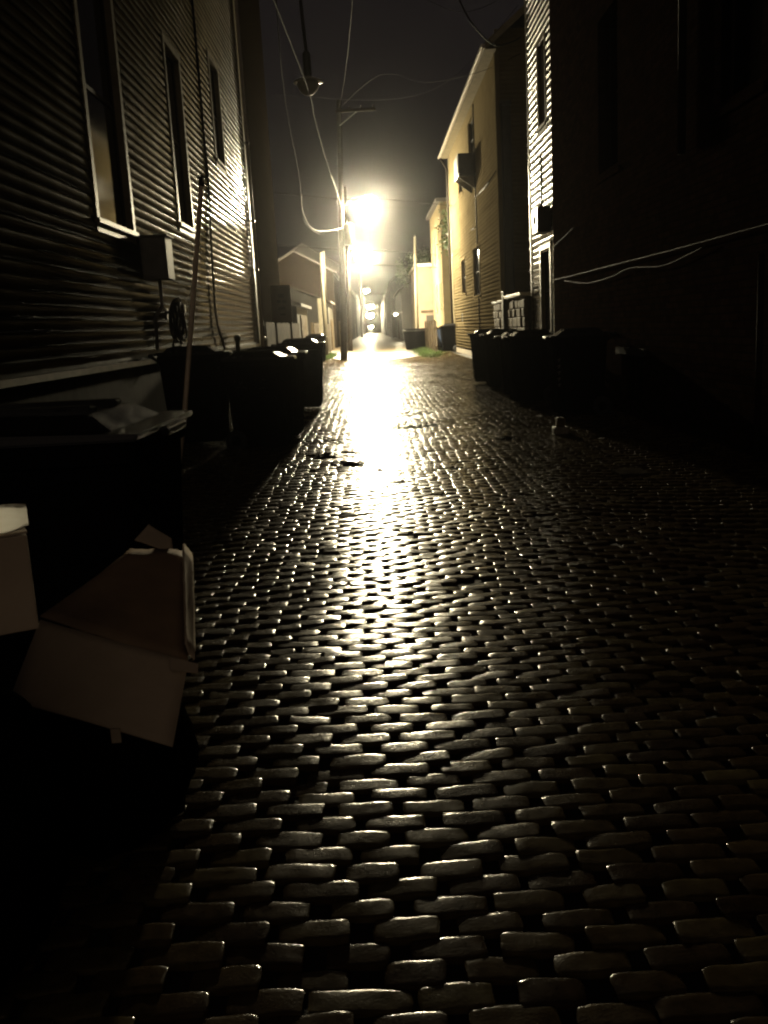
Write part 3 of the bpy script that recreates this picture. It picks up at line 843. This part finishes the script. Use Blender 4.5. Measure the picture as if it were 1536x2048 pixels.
for s in (-.6, .55): b = MB(); b.hexa([(-.03, s, -.35), (0, s, -.35), (0, s + .04, -.35), (-.03, s + .04, -.35), (-.60, s, .085), (0, s, .085), (0, s + .04, .085), (-.60, s + .04, .085)]); b.build("bracket", M['trim'], ac)
b = MB(); b.box(-.635, -.625, -.6, .55, .2, .75); b.build("grille", M['galv'], ac)

# ------------------------------------------------------------------ lamps on poles
def lamp_head(parent, x, y, z, rad, strength, hood=True, name="lamp_head"):
    """hooded street luminaire: housing with a bulging glowing glass below"""
    b = MB(); b.lathe([(rad * .5, rad * 1.25), (rad * 1.0, rad * .95), (rad * 1.18, rad * .45), (rad * 1.22, rad * .06)], (x, y, z), 18); h = b.build(name, M['galv'], parent, True)
    bm = bmesh.new(); bmesh.ops.create_icosphere(bm, subdivisions=2, radius=rad)
    for v in bm.verts: v.co = Vector((v.co.x, v.co.y, v.co.z * (.95 if v.co.z < 0 else .40))) + Vector((x, y, z + .08 * rad))
    g = MB(); g.bm.free(); g.bm = bm
    g.build("lamp_glass", emit_mat("lamp_glass", LAMP_COL, strength), h, True)
    return h

def utility_pole(x, y, h, lean, label, lamp=None, arm=None, cross=None):
    r = empty("utility_pole", (x, y, -.05))
    tag(r, label, "utility pole")
    b = MB(); b.tube([(0, 0, 0), (lean * .5, 0, h * .5), (lean, 0, h)], .17, 12, .11); b.build("pole_shaft", M['wood_pole'], r, True)
    if cross:
        b = MB(); b.box(cross[0], cross[1], -.15, -.05, h - .55, h - .43); ca = b.build("crossarm", M['wood_pole'], r)
        for k in range(4):
            xx = cross[0] + .1 + k * (cross[1] - cross[0] - .2) / 3
            q = MB(); q.lathe([(.03, 0), (.05, .03), (.035, .06), (.05, .09), (.03, .14)], (xx, -.1, h - .43), 10); q.build("insulator", M['trim_dark'], ca, True)
        b = MB(); b.tube([(lean * .9 + .02, -.10, h - 1.1), (lean + .8, -.10, h - .52)], .02, 6); b.build("brace", M['galv'], r)
    if lamp:
        lx, lz, rad, s = lamp
        b = MB(); b.tube([(arm, 0, lz - .1), (arm + (lx - arm) * .4, 0, lz + .32), (lx - .1, 0, lz + .42), (lx, 0, lz + rad * 1.2)], .03, 8); b.build("lamp_arm", M['galv'], r, True)
        lamp_head(r, lx, 0, lz, rad, s)
    return r
def rad(I, r): return I / (math.pi * r * r)
p1 = utility_pole(-1.42, 44.0, 11.6, .48, "near utility pole with a crossarm on top, carrying the upper of the two glaring lamps", lamp=(1.57, 7.05, .36, rad(190, .36) * LAMP1), arm=.30, cross=(.3, 2.1))
b = MB(); b.lathe([(.2, 0), (.22, .05), (.22, .85), (.16, .95)], (.58, -.15, 5.35), 14); tr = b.build("transformer", M['galv'], p1, True)
b = MB(); b.box(.38, .52, -.3, -.1, 5.6, 5.7); b.build("bracket", M['galv'], tr)
p2 = utility_pole(-1.55, 62.0, 10.5, .3, "second utility pole, carrying the lower of the two glaring lamps", lamp=(1.16, 6.2, .50, rad(230, .50) * LAMP2), arm=.18)
utility_pole(-1.75, 150.0, 10.0, .1, "distant utility pole with a small round lamp high above the alley", lamp=(1.13, 7.4, .40, rad(500, .40)), arm=.1)
utility_pole(-1.75, 200.0, 10.0, .1, "farther utility pole, its lamp the top of a chain of lights", lamp=(1.5, 6.1, .75, rad(700, .75)), arm=.1)
utility_pole(-1.75, 232.0, 9.0, .1, "utility pole near the end of the alley with a low lamp", lamp=(1.35, 4.7, .95, rad(1500, .95)), arm=.1)
# low lamp at the end and garage lamp
r = empty("lamp_post", (-.42, 258.0, 0)); tag(r, "short lamp post at the very end of the bright alley", "lamp post")
b = MB(); b.tube([(0, 0.3, 0), (0, 0.3, 2.6)], .08, 8); b.build("post_shaft", M['galv'], r); lamp_head(r, 0, 0, 1.9, .55, rad(600, .55))
r = empty("garage_lamp", (2.62, 92.0, 2.72)); tag(r, "small round wall lamp on a garage at the right of the alley's far end", "wall lamp")
b = MB(); b.box(-.05, .42, -.03, .03, .1, .16); b.build("bracket", M['galv'], r); lamp_head(r, -.3, 0, 0, .15, rad(30, .15))

# unlit pendant lamp over the near alley
pl = empty("pendant_lamp", (-.87, 17.0, 5.72))
tag(pl, "unlit pendant lamp with a shallow round shade hanging high above the left side", "pendant lamp")
b = MB(); b.lathe([(.05, .10), (.10, .07), (.245, .02), (.25, 0), (.235, -.004), (.08, .05)], (0, 0, 0), 24); b.build("lamp_shade", M['gutter'], pl, True)
b = MB(); b.lathe([(.19, -.004), (.185, -.06), (.14, -.14), (.08, -.19), (.02, -.21)], (0, 0, 0), 20); b.build("glass_bowl", M['blind'], pl, True)
b = MB(); b.lathe([(.05, .08), (.07, .12), (.07, .45), (.04, .5)], (0, 0, 0), 12); b.build("ballast_housing", M['metal_dark'], pl, True)
b = MB(); b.tube([(0, 0, .48), (-.03, 0, 1.1), (-.09, 0, 2.6)], .03, 8); b.build("hanging_rod", M['metal_dark'], pl, True)

WG = "overhead wires across the alley"
wire("overhead_cable", [(-.93, 12, 5.43), (-1.36, 18, 5.69), (-1.74, 26, 5.71), (-1.93, 29.5, 5.64)], .008, 'wire', "dark overhead cable coming down the left of the sky to the bright loop", group=WG)
wire("overhead_cable", [(-1.93, 29.5, 5.64), (-2.15, 33, 5.52), (-2.15, 38, 5.50), (-1.69, 41, 5.68), (-1.0, 43.9, 6.09)], .009, 'wire_lit', "stretch of overhead cable coloured as lamplit, dipping in a bright loop left of the glaring lamps", group=WG)  # same cable as the dark stretch above, lamp light painted in by colour
wire("overhead_cable", [(-2.19, 33, 5.4), (-2.2, 36, 5.38), (-2.0, 38.5, 5.36), (-1.9, 39.5, 5.40)],  .008, 'wire', "short lower strand under the bright loop of cable", group=WG)
wire("overhead_cable", [(-.80, 8, 4.6), (-.86, 17, 5.55), (-1.03, 22, 6.16), (-1.14, 30, 6.66), (-1.12, 33, 6.70)], .008, 'wire', "dark overhead cable passing the unlit pendant lamp", group=WG)
wire("overhead_cable", [(-1.12, 33, 6.70), (-1.06, 38, 6.71), (-.98, 43.8, 6.42)], .010, 'wire_lit', "short cable length coloured as lamplit, ending at the near utility pole below the crossarm", group=WG)  # continues the dark cable above; its paler colour stands for lamp light
wire("overhead_cable", [(-3.0, 34, 9.6), (.5, 30, 8.3), (2.4, 27, 8.0), (3.9, 24, 8.9)], .006, 'wire', "very faint sagging wire, lowest of three at the upper right of the sky", group=WG)
wire("overhead_cable", [(-.3, 24, 10.4), (1.5, 23, 8.9), (2.6, 22.6, 8.4), (3.9, 22, 8.8)], .006, 'wire', "very faint sagging wire, uppermost of three at the upper right of the sky", group=WG)
wire("overhead_cable", [(.3, 10, 7.2), (-.04, 22, 8.58), (-.46, 34, 10.07), (-.92, 44, 11.3)], .008, 'wire', "dark overhead cable dropping from the top edge to the head of the near utility pole", group=WG)
wire("overhead_cable", [(1.96, 20, 8.11), (2.28, 20, 7.45), (2.99, 22, 7.53), (3.84, 25, 8.36), (4.6, 28, 9.30)], .018, 'wire', "dark cable sagging in front of the tan house gable", group=WG)
wire("overhead_cable", [(-.91, 43.9, 11.2), (.78, 36, 10.5), (2.2, 33, 9.45), (3.60, 30, 8.93), (4.6, 28.1, 8.9)], .008, 'wire', "faint wide sagging cable from the near utility pole head to the tan house gable", group=WG)
wire("overhead_cable", [(-5.2, 43.4, 7.86), (-.95, 43.6, 7.27), (.2, 43.5, 7.25), (3.9, 43.5, 6.72)], .013, 'wire_pale', "thin lit wire crossing the alley level with the upper lamp", group=WG)
wire("overhead_cable", [(-7.1, 61, 7.2), (-1.4, 61.6, 6.5), (1.5, 61, 6.25), (5.6, 61, 5.65)], .02, 'wire_pale', "upper of two lit wires crossing beyond the lower lamp", group=WG)
wire("overhead_cable", [(-1.3, 61.8, 5.5), (.7, 61, 5.43), (4.84, 61, 5.03), (5.6, 61, 4.95)], .02, 'wire_pale', "lower of two lit wires crossing beyond the lower lamp", group=WG)

# ------------------------------------------------------------------ left, beyond the house
tb = empty("brick_tenement", (0, 0, 0)); tag(tb, "tall unlit building rising dark behind the left clapboard house", "building")
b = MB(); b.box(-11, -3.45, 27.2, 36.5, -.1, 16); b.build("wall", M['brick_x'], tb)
b = MB(); b.box(-11.2, -3.25, 27.05, 36.6, 16, 16.4); b.build("cornice", M['trim_dark'], tb)
def board_fence(name, x0, y0, x1, y1, h, label, m='wood'):
    r = empty(name, (x0, y0, 0)); tag(r, label, "fence")
    L = math.hypot(x1 - x0, y1 - y0); a = math.atan2(y1 - y0, x1 - x0)
    r.rotation_euler = (0, 0, a)
    b = MB(); n = int(L / .145)
    for k in range(n):
        b.box(k * .145 + .004, k * .145 + .141, -.012, .012, .05, h + random.uniform(-.02, .02))
    b.build("boards", M[m], r)
    b = MB(); b.box(0, L, .013, .06, .4, .5); b.box(0, L, .013, .06, h - .4, h - .3); b.build("rails", M[m], r)
    k = 0.0
    while k < L:
        b = MB(); b.box(k, k + .1, .061, .16, 0, h + .06); b.build("fence_post", M[m], r); k += 2.4
    return r
board_fence("board_fence", -3.0, 26.6, -2.75, 35.5, 1.85, "dark board fence beyond the left house, behind the poster board")
board_fence("board_fence", -2.85, 46.2, -2.6, 58, 1.9, "dim board fence on the left past the pale post")
board_fence("board_fence", 3.2, 47.0, 3.3, 56.8, 1.7, "lit board fence on the right behind the grass")
pb = empty("poster_board", (-2.07, 22.0, 0)); tag(pb, "pale board with dark smudges on posts beyond the left house corner", "board")
b = MB(); b.box(-.24, .22, -.02, .01, 1.78, 2.62, bevel=.004); brd = b.build("panel", M['poster'], pb)
for (x, z, a, c_) in ((0, 2.38, .10, .05), (-.06, 2.26, .05, .03), (.06, 2.25, .05, .03), (0, 2.10, .12, .03), (.01, 1.96, .08, .02)):
    b = MB(); b.box(x - a / 2 - .02, x + a / 2 + .02, -.0235, -.021, z - c_, z + c_, bevel=.0005)
    b.build("smudge", M['poster_print'], brd)
for s in (-.2, .15): b = MB(); b.box(s, s + .05, .012, .06, 0, 2.5); b.build("board_post", M['wood'], pb)

def shed(name, x0, x1, y0, y1, h, rise, wm, label, door=None, cat="garage"):
    r = empty(name, (0, 0, 0)); tag(r, label, cat)
    b = MB(); b.box(x0, x1, y0, y1, -.1, h); b.build("wall", M[wm], r)
    xm = (x0 + x1) / 2
    b = MB()
    b.hexa([(x0 - .2, y0 - .2, h), (xm, y0 - .2, h + rise), (xm, y1 + .2, h + rise), (x0 - .2, y1 + .2, h), (x0 - .2, y0 - .2, h + .12), (xm, y0 - .2, h + rise + .12), (xm, y1 + .2, h + rise + .12), (x0 - .2, y1 + .2, h + .12)])
    b.hexa([(xm, y0 - .2, h + rise), (x1 + .2, y0 - .2, h), (x1 + .2, y1 + .2, h), (xm, y1 + .2, h + rise), (xm, y0 - .2, h + rise + .12), (x1 + .2, y0 - .2, h + .12), (x1 + .2, y1 + .2, h + .12), (xm, y1 + .2, h + rise + .12)])
    rf = b.build("roof", M['shingle'], r)
    b = MB(); b.hexa([(x0, y0, h), (x1, y0, h), (x1, y0 + .1, h), (x0, y0 + .1, h), (xm - .01, y0, h + rise), (xm + .01, y0, h + rise), (xm + .01, y0 + .1, h + rise), (xm - .01, y0 + .1, h + rise)]); b.build("gable", M[wm], r)
    if door is not None:
        X, s = (x1, 1) if door > 0 else (x0, -1)
        w_ = min(3.0, y1 - y0 - .6); yc = (y0 + y1) / 2
        b = MB(); a, c_ = sorted((X + s * .003, X + s * .04)); b.box(a, c_, yc - w_ / 2, yc + w_ / 2, .1, 2.2)
        for k in range(4): b.box(*sorted((X + s * .04, X + s * .055)), yc - w_ / 2 + .1, yc + w_ / 2 - .1, .2 + k * .5, .58 + k * .5)
        b.build("garage_door", M['wood'], r)
    return r
gs = [(-6.5, -2.9, 36.8, 42.6, 2.5, .8, 'siding_d', 'low drab shed with a lit roof edge between the dark tenement and the pale post', 1),
      (-7, -2.7, 59, 66, 3.2, 1.0, 'siding_d', 'drab garage on the left past the second utility pole', 1),
      (-8, -2.6, 68, 82, 5.5, 1.6, 'brick_x', 'brick garage row on the left beyond the lamps', 1),
      (-9, -2.5, 84, 110, 7.0, 2.0, 'siding_d', 'tall drab back house on the left in the far haze', 1),
      (-9, -2.4, 114, 150, 6.0, 2.0, 'brick_x', 'long brick back building on the left in the far haze', 1),
      (-9, -2.4, 155, 240, 7.0, 2.0, 'siding_d', 'farthest left back building near the alley end', 1),
      (2.95, 8, 93, 118, 5.0, 1.6, 'siding_d', 'right hand garage carrying the small round wall lamp', -1),
      (2.5, 8, 121, 160, 7, 2.0, 'brick_x', 'long brick back building on the right in the far haze', -1),
      (2.3, 8, 165, 245, 7, 2.0, 'siding_d', 'farthest right back building near the alley end', -1)]
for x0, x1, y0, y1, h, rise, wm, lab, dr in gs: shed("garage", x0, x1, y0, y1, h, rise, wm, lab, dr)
shed("cross_street_building", -14, 14, 275, 285, 9, 2, 'brick_x', "dark building closing off the alley's far end", None, "building")

pp = empty("pale_post", (-2.35, 47.0, 0)); tag(pp, "pale painted post on the left, brightly lit at its top", "post")
b = MB(); b.tube([(0, 0, 0), (.02, 0, 3.0), (.04, 0, 5.3)], .11, 12, .08); b.build("post_shaft", M['paint_pole'], pp, True)
b = MB(); b.tube([(.15, -.05, 3.0), (.17, -.05, 5.35)], .035, 8); b.build("service_pipe", M['paint_pole'], pp, True)
b = MB(); b.box(-.30, -.11, -.1, .1, 1.3, 3.1, bevel=.01); b.build("side_board", M['paint_pole'], pp)
pp = empty("white_post", (3.08, 66.0, 0)); tag(pp, "tall white pole shining against the dark left of the pinkish wall", "post")
b = MB(); b.tube([(0, 0, 0), (.08, 0, 4), (.16, 0, 7.5)], .14, 12, .09); b.build("post_shaft", M['paint_pole'], pp, True)
b = MB(); b.lathe([(.10, 0), (.12, .03), (.03, .12)], (.16, 0, 7.5), 10); b.build("post_cap", M['wood_pole'], pp, True)
pk = empty("pink_wall_building", (0, 0, 0)); tag(pk, "pinkish rendered building end standing behind the white pole", "building")
b = MB(); b.box(3.35, 9, 68, 78, -.1, 5.6); b.build("wall", M['plaster'], pk)
b = MB(); b.box(3.2, 9.2, 67.85, 78.2, 5.6, 5.8); b.build("parapet", M['coping'], pk)
b = MB(); b.box(3.9, 4.8, 67.96, 67.995, .1, 2.2); b.build("door", M['siding_d'], pk)
b = MB(); b.box(3.55, 4.9, 67.93, 67.995, 2.4, 2.55); b.build("band", M['wood'], pk)
ol = empty("olive_house", (0, 0, 0)); tag(ol, "narrow drab house with small dark windows just past the tan house", "house")
b = MB(); b.box(4.35, 10, 57, 66.5, -.1, 8.6); b.build("wall_core", M['siding_t'], ol)
b = MB(); b.box(4.1, 10.2, 56.8, 66.6, 8.6, 8.8); b.build("roof", M['shingle'], ol)
for z in (2.4, 5.4):
    for y in (58.2, 62.0): window(ol, 4.35, -1, y, y + 1.0, z, z + 1.6, trim=.07, tm='trim')

# round dumpster-like bin and blue cart on the right
rb = empty("round_bin", (2.68, 58.0, 0.08)); tag(rb, "wide dark tub shaped bin standing on the grass edge at right", "bin")
b = MB(); b.lathe([(.62, 0), (.68, .05), (.78, .9), (.84, 1.18), (.86, 1.2), (.86, 1.26), (.80, 1.26), (.76, 1.0)], (0, 0, 0), 26); b.build("tub", M['plastic'], rb, True)
b = MB(); b.lathe([(.88, 1.10), (.89, 1.12), (.89, 1.16), (.88, 1.18)], (0, 0, 0), 26); b.build("rim_band", M['metal_dark'], rb, True)
bc = copy_tree(proto); bc.location = (3.5, 55.5, .1); bc.rotation_euler = (0, 0, math.pi + .1)
for ch in bc.children:
    if ch.name.startswith("body"):
        ch.data = ch.data.copy(); ch.data.materials[0] = M['blue_plastic']
tag(bc, "bluish grey cart half hidden behind the wide tub bin at right", "refuse cart")

# grass patches
def grass(name, spots, n, label_kind='stuff'):
    V, Fq = [], []
    for _ in range(n):
        cx, cy_, sx, sy = spots[random.randrange(len(spots))]
        x = cx + random.gauss(0, sx); y = cy_ + random.gauss(0, sy)
        if 2.2 > x > -2.0: continue
        z = float(dish(np.array(x))) - .01
        hgt = random.uniform(.05, .17); a = random.uniform(0, 6.28); wd = .006
        dx, dy = math.cos(a) * wd, math.sin(a) * wd
        lx, ly = random.gauss(0, .04), random.gauss(0, .04)
        k = len(V)
        V += [(x - dx, y - dy, z), (x + dx, y + dy, z), (x + lx + dx * .4, y + ly + dy * .4, z + hgt), (x + lx - dx * .4, y + ly - dy * .4, z + hgt)]
        Fq.append((k, k + 1, k + 2, k + 3))
    o = arrays_mesh(name, np.array(V), np.array(Fq), M['grass'], False)
    o["kind"] = "stuff"
    return o
grass("grass", [(2.9, 50, .4, 4), (2.7, 46, .25, 2.0), (3.0, 55, .4, 3), (-2.3, 48, .2, 2.5)], 9000)

# ------------------------------------------------------------------ trees beyond
def tree(x, y, h, cr, label, seed):
    r = random.Random(seed)
    t = empty("tree", (x, y, 0)); tag(t, label, "tree", "trees standing dark beyond the lamps")
    b = MB(); b.tube([(0, 0, -.1), (.1, 0, h * .3), (.05, .1, h * .7)], .22, 10, .08)
    for k in range(8):
        a = r.uniform(0, 6.28); z0 = h * r.uniform(.3, .6); L = cr * r.uniform(.6, 1.0)
        b.tube([(.07, 0, z0), (math.cos(a) * L * .5, math.sin(a) * L * .5, z0 + L * .45), (math.cos(a) * L, math.sin(a) * L, z0 + L * .8)], .07, 6, .015)
    b.build("trunk", M['bark'], t, True)
    V, Fq = [], []
    cl = []
    for k in range(34):
        a = r.uniform(0, 6.28); ph_ = r.uniform(-.6, 1.4); R = cr * r.uniform(.35, 1.0)
        cl.append((R * math.cos(a) * math.cos(ph_), R * math.sin(a) * math.cos(ph_), h * .68 + R * .9 * math.sin(ph_), r.uniform(.35, .8)))
    for (cx, cy_, cz, s) in cl:
        for _ in range(90):
            p = Vector((r.gauss(0, s * .5), r.gauss(0, s * .5), r.gauss(0, s * .42))) + Vector((cx, cy_, cz))
            n = Vector((r.gauss(0, 1), r.gauss(0, 1), r.gauss(0, 1))).normalized()
            u = n.orthogonal().normalized() * .09; v = n.cross(u).normalized() * .06
            k = len(V); V += [p - u, p - v, p + u, p + v]; Fq.append((k, k + 1, k + 2, k + 3))
    o = arrays_mesh("crown", np.array(V), np.array(Fq), M['leaf'], False); o.parent = t
tree(4.3, 85, 8.5, 2.6, "leafy dark tree right of the far lamps, behind the pinkish building", 1)
tree(5.6, 51.5, 9.5, 2.3, "dark tree in the gap past the tan house's far corner", 3)

# ------------------------------------------------------------------ small things on the paving
cs = empty("concrete_stub", (2.40, 12.15, gz(2.4, 12.15) - .03)); tag(cs, "small broken concrete stub at the alley edge below the nearest right hand carts", "stub")
b = MB(); b.box(-.10, .10, -.09, .09, 0, .12, bevel=.025); b.build("stub_base", M['concrete'], cs)
b = MB(); b.box(-.055, .06, -.06, .06, .115, .24, rot=Matrix.Rotation(.12, 3, 'Y'), bevel=.02); b.build("stub_top", M['stone'], cs)
cp = MB(); x, y = 2.40, 8.75; zc = gz(x, y)
cp.box(x - .14, x + .14, y - .17, y + .17, zc - .03, zc + .018, bevel=.008)
tag(cp.build("cover_slab", M['slab']), "pale square concrete slab set in the bricks on the dark right side", "slab")
def litter(x, y, s, label, seed):
    r = random.Random(seed); b = MB()
    for k in range(14):
        px, py = x + r.gauss(0, s), y + r.gauss(0, s * .5)
        z = gz(px, py) + .006 + r.uniform(0, .012)
        b.box(px - .05, px + .05, py - .028, py + .028, z, z + .006, rot=Matrix.Rotation(r.uniform(0, 3), 3, 'Z') @ Matrix.Rotation(r.gauss(0, .25), 3, 'X'), bevel=.0025)
    tag(b.build("leaf_clump", M['litter']), label, "leaf clump", "sodden leaf clumps on the paving")
litter(-.38, 10.5, .09, "small dark clump of wet leaves in the middle of the white glare", 1)
litter(.62, 14.6, .12, "dark leaf clump at the right edge of the white glare", 2)
litter(-.70, 11.3, .12, "dark leaf clump near the scrawled cart at the left of the glare", 3)
litter(1.68, 12.0, .06, "small leaf clump on the dim bricks right of the glare", 4)

# ------------------------------------------------------------------ damp night haze
HZ = MB(); HZ.box(-60, 60, -30, 330, -2.0, 20.0)
hz = HZ.build("haze", bpy.data.materials.new("haze"))
hz["kind"] = "stuff"
m = hz.data.materials[0]; m.use_nodes = True; m.cycles.volume_sampling = 'EQUIANGULAR'
t = m.node_tree; t.nodes.clear()
out = t.nodes.new("ShaderNodeOutputMaterial"); pv = t.nodes.new("ShaderNodeVolumePrincipled")
pv.inputs["Color"].default_value = (0.9, 0.9, 0.9, 1)
pv.inputs["Density"].default_value = 0.00042
pv.inputs["Anisotropy"].default_value = 0.975
t.links.new(pv.outputs["Volume"], out.inputs["Volume"])
